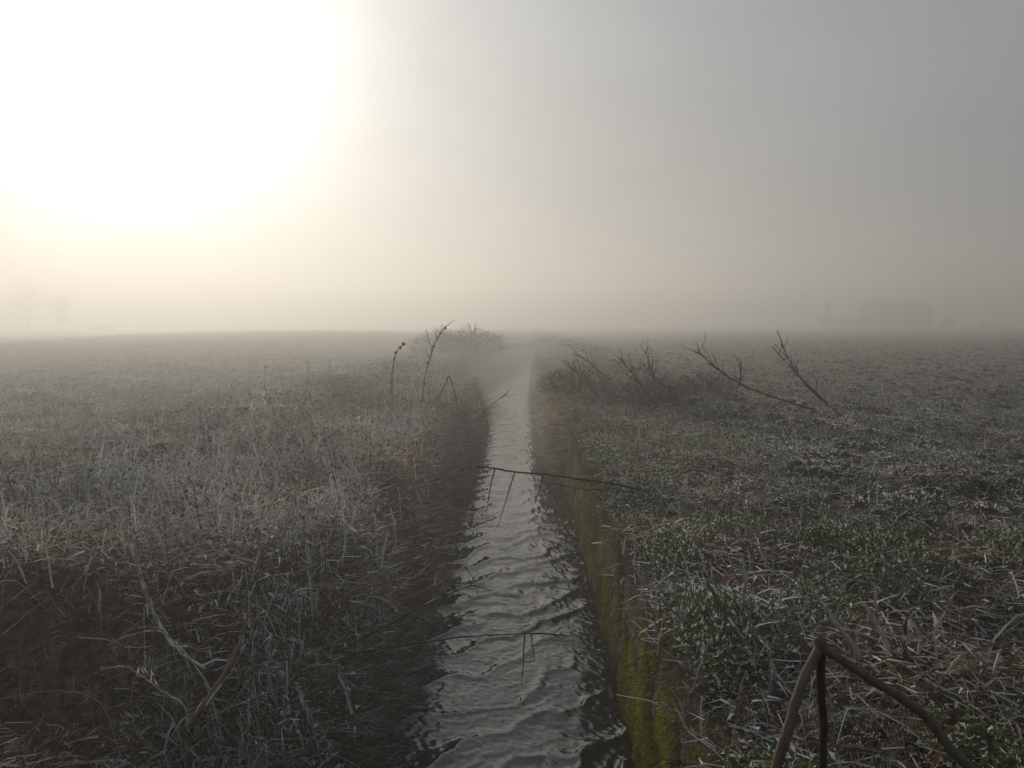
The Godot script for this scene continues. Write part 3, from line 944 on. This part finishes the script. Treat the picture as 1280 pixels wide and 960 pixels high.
	bush(Vector3(-2.4, -0.1, -37.0), "large hazy bush on the bank past the widened canal", 1.5)
	bush(Vector3(-3.8, -0.1, -36.0), "second hazy bush behind the widened canal", 1.3)
	cane("propped_stick", "pale stick propped against the end of the mossy wall", "stick", [Vector3(0.657, -0.242, -11.500), Vector3(0.773, -0.057, -11.500), Vector3(0.923, 0.150, -11.500)], 0.013, 0.010, pale, 0.1, 0, 0.1)
	# the near side of the grassy bank
	cane("frosted_stick", "thick frosted stem leaning down the earth bank, white tuft at its top", "stem", [Vector3(-2.203, 0.283, -4.350), Vector3(-2.097, 0.093, -4.250), Vector3(-1.945, -0.075, -4.100), Vector3(-1.793, -0.189, -4.000), Vector3(-1.623, -0.241, -3.900)], 0.016, 0.008, Color(0.24, 0.215, 0.195), 0.5, 9, 0.14)
	cane("leaning_stick", "thick bare brown stick leaning out of the hollow by the water", "stick", [Vector3(-1.415, -0.175, -3.200), Vector3(-1.304, -0.022, -3.250), Vector3(-1.215, 0.143, -3.300), Vector3(-1.203, 0.280, -3.350)], 0.012, 0.007, Color(0.17, 0.125, 0.095), 0.15, 2, 0.12, "", [[Vector3(-1.345, -0.105, -3.200), Vector3(-1.261, 0.008, -3.200), Vector3(-1.191, 0.072, -3.200)]])
	var fork := cane("forked_twig", "forked frosted twig with withered leaves above the hollow", "twig", [Vector3(-1.327, -0.065, -3.000), Vector3(-1.333, 0.011, -3.000), Vector3(-1.429, 0.077, -3.000), Vector3(-1.489, 0.125, -3.000), Vector3(-1.565, 0.170, -3.000), Vector3(-1.661, 0.164, -3.000)], 0.005, 0.0022, pale, 0.4, 3, 0.08)
	for i in 7:
		var b := Builder.new()
		b.leaf(Vector3.ZERO, Vector3(rng.randf_range(-0.8, 0.3), 1.0, rng.randf_range(-0.4, 0.4)).normalized(), Vector3.RIGHT, Vector3.BACK, rng.randf_range(0.03, 0.055), 0.007, PALE, RIME)
		var lf := part("leaf", b.mesh(mat.plant), fork)
		lf.position = Vector3(-1.459, 0.104, -3.000) + Vector3(rng.randf_range(-0.06, 0.05), rng.randf_range(-0.02, 0.04), rng.randf_range(-0.02, 0.02)) - fork.position
	cane("drooping_twig", "frosted twig drooping sideways above the forked twig", "twig", [Vector3(-1.422, -0.168, -3.500), Vector3(-1.520, -0.020, -3.500), Vector3(-1.639, 0.106, -3.500), Vector3(-1.773, 0.103, -3.500), Vector3(-1.850, 0.071, -3.500), Vector3(-1.878, 0.015, -3.500)], 0.005, 0.002, pale, 0.3, 5, 0.08)
	for i in 4:
		cane("long_straw", "long brown straw bending over the edge of the earth bank", "straw", [Vector3(-2.95 + i * 0.05, -0.12 - 0.03 * i, -4.2), Vector3(-2.75 + i * 0.03, 0.06 - 0.05 * i, -4.35), Vector3(-2.45 + i * 0.03, 0.19 - 0.05 * i, -4.45), Vector3(-2.05, 0.17 - 0.04 * i, -4.6)], 0.0045, 0.002, brown if i % 2 else pale, 0.1, 1, 0.1, "long straws over the earth bank")
	# sticks above the wall
	cane("wall_straw", "long brown straw lying over the wall's mossy face and edge", "straw", [Vector3(0.554, -0.025, -4.000), Vector3(0.668, -0.027, -3.600), Vector3(0.811, -0.062, -3.300), Vector3(0.958, -0.091, -3.050)], 0.006, 0.004, Color(0.16, 0.11, 0.08), 0.05, 0, 0.1)
	k = 0
	for p in [[Vector3(1.006, -0.045, -3.400), Vector3(0.913, 0.113, -3.500), Vector3(0.838, 0.247, -3.600)], [Vector3(1.466, -0.024, -3.400), Vector3(1.369, 0.131, -3.500), Vector3(1.289, 0.243, -3.550)], [Vector3(1.566, -0.032, -3.300), Vector3(1.552, 0.085, -3.400), Vector3(1.498, 0.195, -3.450)], [Vector3(1.636, -0.036, -3.350), Vector3(1.633, 0.055, -3.350), Vector3(1.630, 0.153, -3.350)], [Vector3(1.601, -0.086, -3.100), Vector3(1.706, 0.015, -3.150), Vector3(1.797, 0.078, -3.200)], [Vector3(1.095, 0.041, -3.900), Vector3(1.099, 0.170, -3.900), Vector3(1.076, 0.287, -3.900)], [Vector3(1.090, -0.080, -3.150), Vector3(1.027, 0.008, -3.200), Vector3(1.005, 0.088, -3.200)]]:
		cane("broken_stalk", ["broken dark stalk leaning over the leaves nearest the wall edge", "longest broken stalk leaning behind the folded reed", "pale split stalk leaning beside the longest broken stalk", "short dark stub standing upright in the litter", "pale broken stalk leaning towards the field", "upright grey stalk among the green leaves", "curled thin stalk at the foot of the folded reed"][k], "stalk", p.map(func(q): return q + Vector3.UP * 0.07), [0.012, 0.013, 0.014, 0.010, 0.011, 0.010, 0.008][k], 0.008, [brown, pale * 1.2, pale * 1.2, brown, STRAW, pale, pale][k], 0.2, 2, 0.06, "broken stalks on the bank above the wall")
		k += 1
	cane("flat_stalk", "pale stalk lying level on the litter beside the folded reed", "stalk", [Vector3(1.706, -0.032, -3.150), Vector3(1.848, -0.026, -3.150), Vector3(2.006, -0.029, -3.150)].map(func(q): return q + Vector3.UP * 0.05), 0.009, 0.006, pale, 0.2, 0, 0.1)
	# folded reed close to the camera
	var reed := thing("folded_reed", "thick dry reed folded sharply at its top, rising from the bank edge", "reed", Vector3(0.98, 0.0, -0.95))
	var rc := Color(0.115, 0.088, 0.066)
	var tip := Vector3(0.436, 1.024, -1.150)
	var b := Builder.new()
	b.tube(wobble(smooth_line([Vector3(0.98, 0.0, -0.95), Vector3(0.90, 0.45, -0.98), Vector3(0.72, 0.78, -1.04), Vector3(0.607, 0.893, -1.080), Vector3(0.563, 0.948, -1.100), Vector3(0.500, 0.987, -1.120), tip].map(func(q): return q - reed.position), 8), 0.0006), 0.0082, 0.0066, 10, rc, RIME * 0.5, 0.0, rng)
	part("stem", b.mesh(mat.wood, true), reed)
	b = Builder.new()
	b.tube(wobble(smooth_line([tip, Vector3(0.402, 0.973, -1.130), Vector3(0.379, 0.921, -1.110), Vector3(0.356, 0.855, -1.100), Vector3(0.290, 0.663, -1.050)].map(func(q): return q - reed.position), 8), 0.0006), 0.0072, 0.0085, 10, rc * 1.3, RIME * 0.5, 0.0, rng)
	part("folded_length", b.mesh(mat.wood, true), reed)
	b = Builder.new()
	b.tube(wobble(smooth_line([tip, Vector3(0.443, 0.947, -1.160), Vector3(0.452, 0.872, -1.170), Vector3(0.467, 0.603, -1.200)].map(func(q): return q - reed.position), 8), 0.0006), 0.007, 0.006, 10, rc * 0.55, RIME * 0.5, 0.0, rng)
	part("split_strand", b.mesh(mat.wood, true), reed)
	b = Builder.new()
	b.lump(tip + Vector3(0, 0.004, 0) - reed.position, Vector3(0.0098, 0.014, 0.0098), rng, rc, 0.18, 8, 10)
	for i in 26:
		var a := around(rng.randf() * TAU) * 0.012 + Vector3.UP * rng.randf_range(0.0, 0.018)
		var q := tip - reed.position + a
		b.tri(q, q + a * 0.25 + Vector3(0.002, 0.002, 0), q + Vector3(0, 0.003, 0.003), RIME)
	part("frayed_node", b.mesh(mat.wood, true), reed)
	# frosted weeds one can tell apart
	var kinds := []
	for i in 6:
		kinds.append(single_weed())
	var spots_of := []
	while spots_of.size() < 44:
		var d := 4.7 * pow(11.0 / 4.7, rng.randf())
		var x := -1.35 - rng.randf() * (0.45 * d)
		if not bare(x, d):
			spots_of.append(Vector2(x, d))
	for i in spots_of.size():
		var o: Node3D = kinds[i] if i < 6 else kinds[i % 6].duplicate()
		if i >= 6:
			o.name = numbered("frosted_weed")
			add_child(o)
		var s: Vector2 = spots_of[i]
		o.position = Vector3(s.x, ground_height(s.x, s.y), -s.y)
		o.rotation = Vector3(rng.randf_range(-0.25, 0.25), rng.randf() * TAU, rng.randf_range(-0.25, 0.25))
		tag(o, "upright frost-covered weed stalk in the dry grass across from the mossy wall", "weed", "frosted weeds across from the wall")
	# stones
	stone(Vector3(-2.17, -0.0, -4.28), Vector3(0.045, 0.03, 0.04), Color(0.2, 0.19, 0.175), "small pale stone at the edge of the earth bank")


func stone(at: Vector3, size: Vector3, col: Color, label: String) -> void:
	var b := Builder.new()
	b.lump(Vector3.ZERO, size, rng, col, 0.12, 12, 16)
	var o := part(numbered("stone"), b.mesh(mat.rock, true), self)
	o.position = at
	tag(o, label, "stone")


func bush(at: Vector3, label: String, size: float) -> void:
	at.y = ground_height(at.x, -at.z) - 0.03
	var o := thing("bare_bush", label, "bush", at)
	var n := 26
	for k in n:
		var a := around(rng.randf() * TAU)
		var out := rng.randf_range(0.25, 1.0)
		var h := size * rng.randf_range(0.5, 1.0) * (1.15 - 0.5 * out)
		var pts := [a * size * 0.12, a * size * out * 0.35 + Vector3.UP * h * 0.6, a * size * out * 0.8 + Vector3.UP * h, a * size * out * 1.15 + Vector3.UP * h * rng.randf_range(0.6, 1.05)]
		var b := Builder.new()
		var line := wobble(smooth_line(pts, 3), size * 0.02)
		var col := pick([[PLUM * 0.6, 2], [DEAD * 0.7, 3], [RUST * 0.7, 1], [RIME * 0.6, 0.6]])
		b.tube(line, 0.009 * size / 0.6, 0.004, 4, col, RIME, 0.08, rng)
		part("branch", b.mesh(mat.plant), o)
	var b := Builder.new()
	for k in 900:
		var a := around(rng.randf() * TAU)
		var out := sqrt(rng.randf())
		var p := a * size * out + Vector3.UP * size * rng.randf_range(0.05, 0.85) * (1.1 - 0.6 * out)
		var dir := (a * rng.randf_range(-0.2, 0.8) + Vector3(rng.randf_range(-1, 1), rng.randf_range(-0.2, 1), rng.randf_range(-1, 1)) * 0.7).normalized()
		var l := size * rng.randf_range(0.1, 0.35)
		b.tube([p, p + dir * l * 0.5, p + dir * l + Vector3.UP * l * 0.15], 0.0042 * size / 0.6, 0.002, 3, pick([[PLUM * 0.6, 2], [DEAD * 0.7, 4], [RUST * 0.6, 1], [RIME, 0.35]]), RIME, 0.08, rng)
	var tw := part("twigs", b.mesh(mat.plant), o)
	tw.set_meta("kind", "stuff")


# ---------------------------------------------------------------- far things in the haze
func far_tree(at: Vector3, tall: float, wide: float, label: String, pointed := false) -> void:
	var o := thing("bare_tree" if not pointed else "conifer_tree", label, "tree", at)
	var b := Builder.new()
	var bark := Color(0.06, 0.05, 0.042)
	var trunk := [Vector3(0, -0.2, 0), Vector3(0.05, tall * 0.25, 0.0), Vector3(-0.05, tall * 0.55, 0.05), Vector3(0.0, tall * 0.92, 0.0)]
	b.tube(smooth_line(trunk), 0.035 * tall * 0.6, 0.03, 7, bark)
	part("trunk", b.mesh(mat.wood, true), o)
	b = Builder.new()
	var ends := []
	for k in 34:
		var t := rng.randf_range(0.22, 0.92)
		var a := around(rng.randf() * TAU)
		var reach := wide * 0.5 * ((1.05 - t) if pointed else sqrt(maxf(0.05, 1.0 - pow((t - 0.5) / 0.55, 2.0)))) * rng.randf_range(0.6, 1.1)
		var p := Vector3(0, tall * t, 0)
		var e := p + a * reach + Vector3.UP * reach * (0.6 if not pointed else -0.1)
		b.tube([p, p.lerp(e, 0.5) + Vector3.UP * reach * 0.1, e], 0.07, 0.02, 4, bark)
		ends.append([p, e])
	part("limbs", b.mesh(mat.wood), o).set_meta("kind", "stuff")
	b = Builder.new()
	for k in 5200:
		var en: Array = ends[rng.randi() % ends.size()]
		var p: Vector3 = en[0].lerp(en[1], rng.randf_range(0.3, 1.1)) + Vector3(rng.randf_range(-1, 1), rng.randf_range(-1, 1), rng.randf_range(-1, 1)) * wide * 0.09
		var dir := Vector3(rng.randf_range(-1, 1), rng.randf_range(-0.6, 1), rng.randf_range(-1, 1)).normalized()
		var s := dir.cross(Vector3(rng.randf_range(-1, 1), rng.randf_range(-1, 1), rng.randf_range(-1, 1))).normalized()
		b.tri(p, p + dir * rng.randf_range(0.2, 0.5), p + s * rng.randf_range(0.04, 0.16), Color(0.06, 0.062, 0.035))
	part("crown", b.mesh(mat.plant), o).set_meta("kind", "stuff")


func far_bush(at: Vector3, tall: float, wide: float, label: String) -> void:
	var o := thing("hedge_bush", label, "bush", at)
	var b := Builder.new()
	for k in 2400:
		var a := around(rng.randf() * TAU)
		var out := sqrt(rng.randf())
		var p := a * wide * 0.5 * out + Vector3.UP * tall * rng.randf() * sqrt(1.0 - out * out * 0.9)
		var dir := Vector3(rng.randf_range(-1, 1), rng.randf_range(-0.3, 1), rng.randf_range(-1, 1)).normalized()
		var s := dir.cross(Vector3(rng.randf_range(-1, 1), 0.3, rng.randf_range(-1, 1))).normalized()
		b.tri(p, p + dir * 0.35, p + s * 0.14, Color(0.055, 0.055, 0.035))
	part("foliage", b.mesh(mat.plant), o).set_meta("kind", "stuff")
	b = Builder.new()
	b.tube([Vector3(0, -0.1, 0), Vector3(0, tall * 0.5, 0)], 0.08, 0.04, 5, DEAD)
	part("stem", b.mesh(mat.wood), o)


func farmhouse(at: Vector3) -> void:
	var o := thing("farm_building", "long low farm building with a gabled roof, faint in the haze", "building", at)
	var b := Builder.new()
	b.box(Vector3(-8, -0.5, -4.5), Vector3(8, 5.2, 4.5), Color(0.26, 0.24, 0.22))
	part("wall", b.mesh(mat.rock), o)
	b = Builder.new()
	var r := Color(0.16, 0.10, 0.075)
	var l := [Vector3(-8.5, 5.1, 5.1), Vector3(-8.2, 8.0, 0.0), Vector3(-8.5, 5.1, -5.1)]
	var q := l.map(func(p): return Vector3(-p.x, p.y, p.z))
	for i in 2:
		b.tri(l[i], l[i + 1], q[i], r)
		b.tri(q[i], l[i + 1], q[i + 1], r)
	b.tri(l[0], l[2], l[1], r)
	b.tri(q[0], q[1], q[2], r)
	b.tri(l[0], q[0], l[2], r)
	b.tri(q[0], q[2], l[2], r)
	var roof := part("roof", b.mesh(mat.rock), o)
	b = Builder.new()
	b.box(Vector3(3.0, 6.6, -1.4), Vector3(3.8, 8.7, -0.6), Color(0.2, 0.12, 0.09))
	part("chimney", b.mesh(mat.rock), roof)
	for x in [-5.5, -2.0, 2.0, 5.5]:
		b = Builder.new()
		b.box(Vector3(x - 0.5, 2.9, 4.45), Vector3(x + 0.5, 4.3, 4.53), Color(0.05, 0.055, 0.06))
		part("window", b.mesh(mat.rock), o)
	b = Builder.new()
	b.box(Vector3(-1.0, -0.1, 4.46), Vector3(1.0, 2.4, 4.54), Color(0.09, 0.06, 0.045))
	part("door", b.mesh(mat.rock), o)
	b = Builder.new()
	b.box(Vector3(-16.5, -0.5, -2.5), Vector3(-8.02, 2.4, 3.5), Color(0.42, 0.41, 0.39))
	var wing := part("wing", b.mesh(mat.rock), o)
	b = Builder.new()
	b.box(Vector3(-16.9, 2.42, -2.9), Vector3(-8.52, 2.7, 3.9), Color(0.3, 0.28, 0.26))
	part("wing_roof", b.mesh(mat.rock), wing)


func build_distance() -> void:
	far_tree(Vector3(-141, -0.2, -225), 13.0, 10.0, "broad bare tree at the far edge of the field, faint in the haze")
	far_tree(Vector3(-150, -0.2, -222), 11.0, 9.0, "wide bare tree beside the broad tree across the field")
	far_tree(Vector3(-132, -0.2, -226), 9.5, 7.0, "smaller bare tree at the open end of the faint tree row")
	far_bush(Vector3(-118, -0.2, -222), 1.8, 7.0, "low bush standing alone on the field's far edge")
	farmhouse(Vector3(103, -0.2, -224))
	far_tree(Vector3(84, -0.2, -222), 8.2, 5.0, "dark pointed tree beside the far farm building", true)
	far_bush(Vector3(118, -0.2, -224), 3.0, 3.4, "small round bush near the far farm building")
	far_bush(Vector3(128, -0.2, -224), 2.6, 3.6, "small dark bush out on the field past the farm building")


# ---------------------------------------------------------------- materials
func colour_texture(freq: float, ramp: Array, size := 512) -> NoiseTexture2D:
	var n := FastNoiseLite.new()
	n.seed = rng.randi() % 9999
	n.frequency = freq
	n.fractal_octaves = 5
	var g := Gradient.new()
	g.offsets = PackedFloat32Array(ramp.map(func(e): return e[0]))
	g.colors = PackedColorArray(ramp.map(func(e): return e[1].linear_to_srgb()))
	var t := NoiseTexture2D.new()
	t.noise = n
	t.width = size
	t.height = size
	t.seamless = true
	t.color_ramp = g
	return t


func relief_texture(freq: float, size := 512) -> NoiseTexture2D:
	var n := FastNoiseLite.new()
	n.seed = rng.randi() % 9999
	n.frequency = freq
	n.fractal_octaves = 5
	var t := NoiseTexture2D.new()
	t.noise = n
	t.width = size
	t.height = size
	t.seamless = true
	return t


func litter_texture() -> ImageTexture:
	# straw, stems and rime strewn on dark soil: too fine to build everywhere
	var s := 1024
	var im := Image.create(s, s, false, Image.FORMAT_RGB8)
	im.fill(Color(0.045, 0.034, 0.026).linear_to_srgb())
	for i in 12000:
		var x := rng.randf() * s
		var y := rng.randf() * s
		var a := rng.randf() * TAU
		var long := rng.randi_range(6, 46)
		var col := pick([[DEAD, 4], [PLUM, 2.5], [STRAW, 3], [RIME, 2.2], [PALE, 1], [Color(0.05, 0.06, 0.025), 1.5]]).linear_to_srgb()
		var bend := rng.randf_range(-0.03, 0.03)
		for k in long:
			a += bend
			x += cos(a)
			y += sin(a)
			im.set_pixel(posmod(int(x), s), posmod(int(y), s), col)
			if i % 3 == 0:
				im.set_pixel(posmod(int(x) + 1, s), posmod(int(y), s), col)
	return ImageTexture.create_from_image(im)


func make_materials() -> void:
	var m := StandardMaterial3D.new()
	m.vertex_color_use_as_albedo = true
	m.roughness = 0.85
	m.metallic_specular = 0.3
	m.backlight_enabled = true
	m.backlight = Color(0.78, 0.77, 0.74)
	mat.plant = m
	m = StandardMaterial3D.new()
	m.vertex_color_use_as_albedo = true
	m.roughness = 0.75
	m.metallic_specular = 0.35
	m.albedo_texture = colour_texture(0.03, [[0.25, Color(0.55, 0.55, 0.55)], [0.75, Color(1, 1, 1)]], 256)
	m.uv1_triplanar = true
	m.uv1_scale = Vector3(9, 2, 9)
	mat.wood = m
	m = StandardMaterial3D.new()
	m.vertex_color_use_as_albedo = true
	m.roughness = 0.95
	m.albedo_texture = colour_texture(0.02, [[0.25, Color(0.6, 0.58, 0.55)], [0.75, Color(1, 1, 1)]], 256)
	m.uv1_triplanar = true
	m.uv1_scale = Vector3(3, 3, 3)
	mat.rock = m
	m = StandardMaterial3D.new()
	m.albedo_texture = litter_texture()
	m.uv1_triplanar = true
	m.uv1_world_triplanar = true
	m.uv1_scale = Vector3(0.55, 0.55, 0.55)
	m.roughness = 0.95
	m.metallic_specular = 0.2
	mat.litter = m
	m = StandardMaterial3D.new()
	m.albedo_texture = colour_texture(0.012, [[0.3, Color(0.022, 0.017, 0.013)], [0.5, Color(0.07, 0.055, 0.043)], [0.68, Color(0.17, 0.14, 0.115)]], 1024)
	m.uv1_triplanar = true
	m.uv1_world_triplanar = true
	m.uv1_scale = Vector3(0.9, 0.9, 0.9)
	m.heightmap_enabled = true
	m.heightmap_texture = relief_texture(0.02, 1024)
	m.heightmap_scale = 5.0
	m.roughness = 0.95
	m.metallic_specular = 0.25
	mat.earth = m
	m = StandardMaterial3D.new()
	m.albedo_texture = colour_texture(0.014, [[0.2, Color(0.035, 0.027, 0.02)], [0.5, Color(0.085, 0.066, 0.05)], [0.8, Color(0.15, 0.125, 0.095)]], 1024)
	m.uv1_triplanar = true
	m.uv1_world_triplanar = true
	m.uv1_scale = Vector3(1.1, 0.5, 1.1)
	m.heightmap_enabled = true
	m.heightmap_texture = relief_texture(0.03, 1024)
	m.heightmap_scale = 4.0
	m.roughness = 0.85
	m.metallic_specular = 0.3
	mat.wall = m
	m = StandardMaterial3D.new()
	m.albedo_color = Color(0.036, 0.035, 0.032).linear_to_srgb()
	m.roughness = 0.08
	m.metallic_specular = 0.56
	mat.water = m


# ---------------------------------------------------------------- sky: veiled sun, brightness falling away from it on every side
func sky_panorama(sun: Vector3) -> ImageTexture:
	var w := 1024
	var h := 512
	var im := Image.create(w, h, false, Image.FORMAT_RGBF)
	for j in h:
		var el := (0.5 - (j + 0.5) / h) * PI
		for i in w:
			var az := (i + 0.5) / w * TAU
			var dir := Vector3(sin(az) * cos(el), sin(el), -cos(az) * cos(el))
			var th := rad_to_deg(acos(clampf(dir.dot(sun), -1.0, 1.0)))
			var cloud := 1.0 + 0.10 * noise_broad.get_noise_3d(dir.x * 30.0, dir.y * 55.0, dir.z * 30.0)
			var far_part := Color(0.165, 0.184, 0.217) * cloud * (0.93 + 0.75 * maxf(0.0, sin(el)))
			var wide := Color(1.36, 1.34, 1.29) * exp(-th / 13.5) * cloud
			var core := Color(6.2, 5.6, 4.5) * exp(-th / 4.2)
			im.set_pixel(i, j, far_part + wide + core)
	return ImageTexture.create_from_image(im)


func mist(at: Vector3, size: Vector3, density: float, label: String) -> void:
	var f := FogVolume.new()
	f.name = numbered("mist")
	f.shape = RenderingServer.FOG_VOLUME_SHAPE_ELLIPSOID
	f.size = size
	f.position = at
	var m := FogMaterial.new()
	m.density = density
	m.albedo = Color(1.0, 0.99, 0.97)
	f.material = m
	add_child(f)
	tag(f, label, "mist", "", "stuff")


func _ready() -> void:
	rng.seed = 20240117
	for e in [[noise_broad, 0.16, 11], [noise_mid, 0.75, 22], [noise_fine, 3.6, 33], [noise_patch, 0.5, 44]]:
		e[0].seed = e[2]
		e[0].frequency = e[1]
		e[0].noise_type = FastNoiseLite.TYPE_SIMPLEX_SMOOTH
		e[0].fractal_octaves = 3
	# -- camera, sky, sun, exposure
	var cam := Camera3D.new()
	cam.name = "camera"
	cam.fov = 51.4
	cam.near = 0.05
	cam.far = 900.0
	add_child(cam)
	cam.position = Vector3(0.0, 1.5, 0.0)
	cam.rotation_degrees = Vector3(-4.3, 0.86, -0.22)
	cam.current = true
	var lens := CameraAttributesPhysical.new()
	lens.frustum_focal_length = 24.9
	lens.frustum_focus_distance = 5.5
	lens.frustum_near = 0.05
	lens.frustum_far = 900.0
	lens.exposure_aperture = 10.4
	lens.auto_exposure_enabled = false
	cam.attributes = lens
	var sun_az := deg_to_rad(-26.0)
	var sun_el := deg_to_rad(16.0)
	var sun_dir := Vector3(sin(sun_az) * cos(sun_el), sin(sun_el), -cos(sun_az) * cos(sun_el))
	var env := Environment.new()
	env.tonemap_mode = Environment.TONE_MAPPER_LINEAR
	env.tonemap_exposure = 1.06
	var sky_mat := PanoramaSkyMaterial.new()
	sky_mat.panorama = sky_panorama(sun_dir)
	var sky := Sky.new()
	sky.sky_material = sky_mat
	env.background_mode = Environment.BG_SKY
	env.sky = sky
	env.volumetric_fog_enabled = true
	env.volumetric_fog_density = 0.012
	env.volumetric_fog_albedo = Color(1.0, 0.995, 0.985)
	env.volumetric_fog_anisotropy = 0.5
	env.sdfgi_enabled = true
	env.ssao_enabled = true
	env.ssil_enabled = true
	var world := WorldEnvironment.new()
	world.name = "world"
	world.environment = env
	add_child(world)
	var sun := DirectionalLight3D.new()
	sun.name = "sun"
	sun.light_energy = 0.95
	sun.light_color = Color(1.0, 0.95, 0.86)
	sun.light_angular_distance = 4.0
	sun.shadow_enabled = true
	add_child(sun)
	sun.look_at_from_position(Vector3.ZERO, -sun_dir)
	# -- the place
	make_materials()
	build_ground()
	build_water()
	build_wall()
	build_distance()
	plant_everything()
	plant_singles()
	# -- steam over the canal
	mist(Vector3(0.0, -0.75, -36.0), Vector3(5.0, 2.3, 28.0), 0.03, "steam lying thick over the widened canal")
	mist(Vector3(-0.2, -0.5, -21.0), Vector3(3.4, 1.6, 16.0), 0.010, "thin steam rising between the canal banks")
	mist(Vector3(-10.0, 0.0, -33.0), Vector3(26.0, 2.6, 46.0), 0.026, "mist drifting low over the field beside the canal")
	print("built")
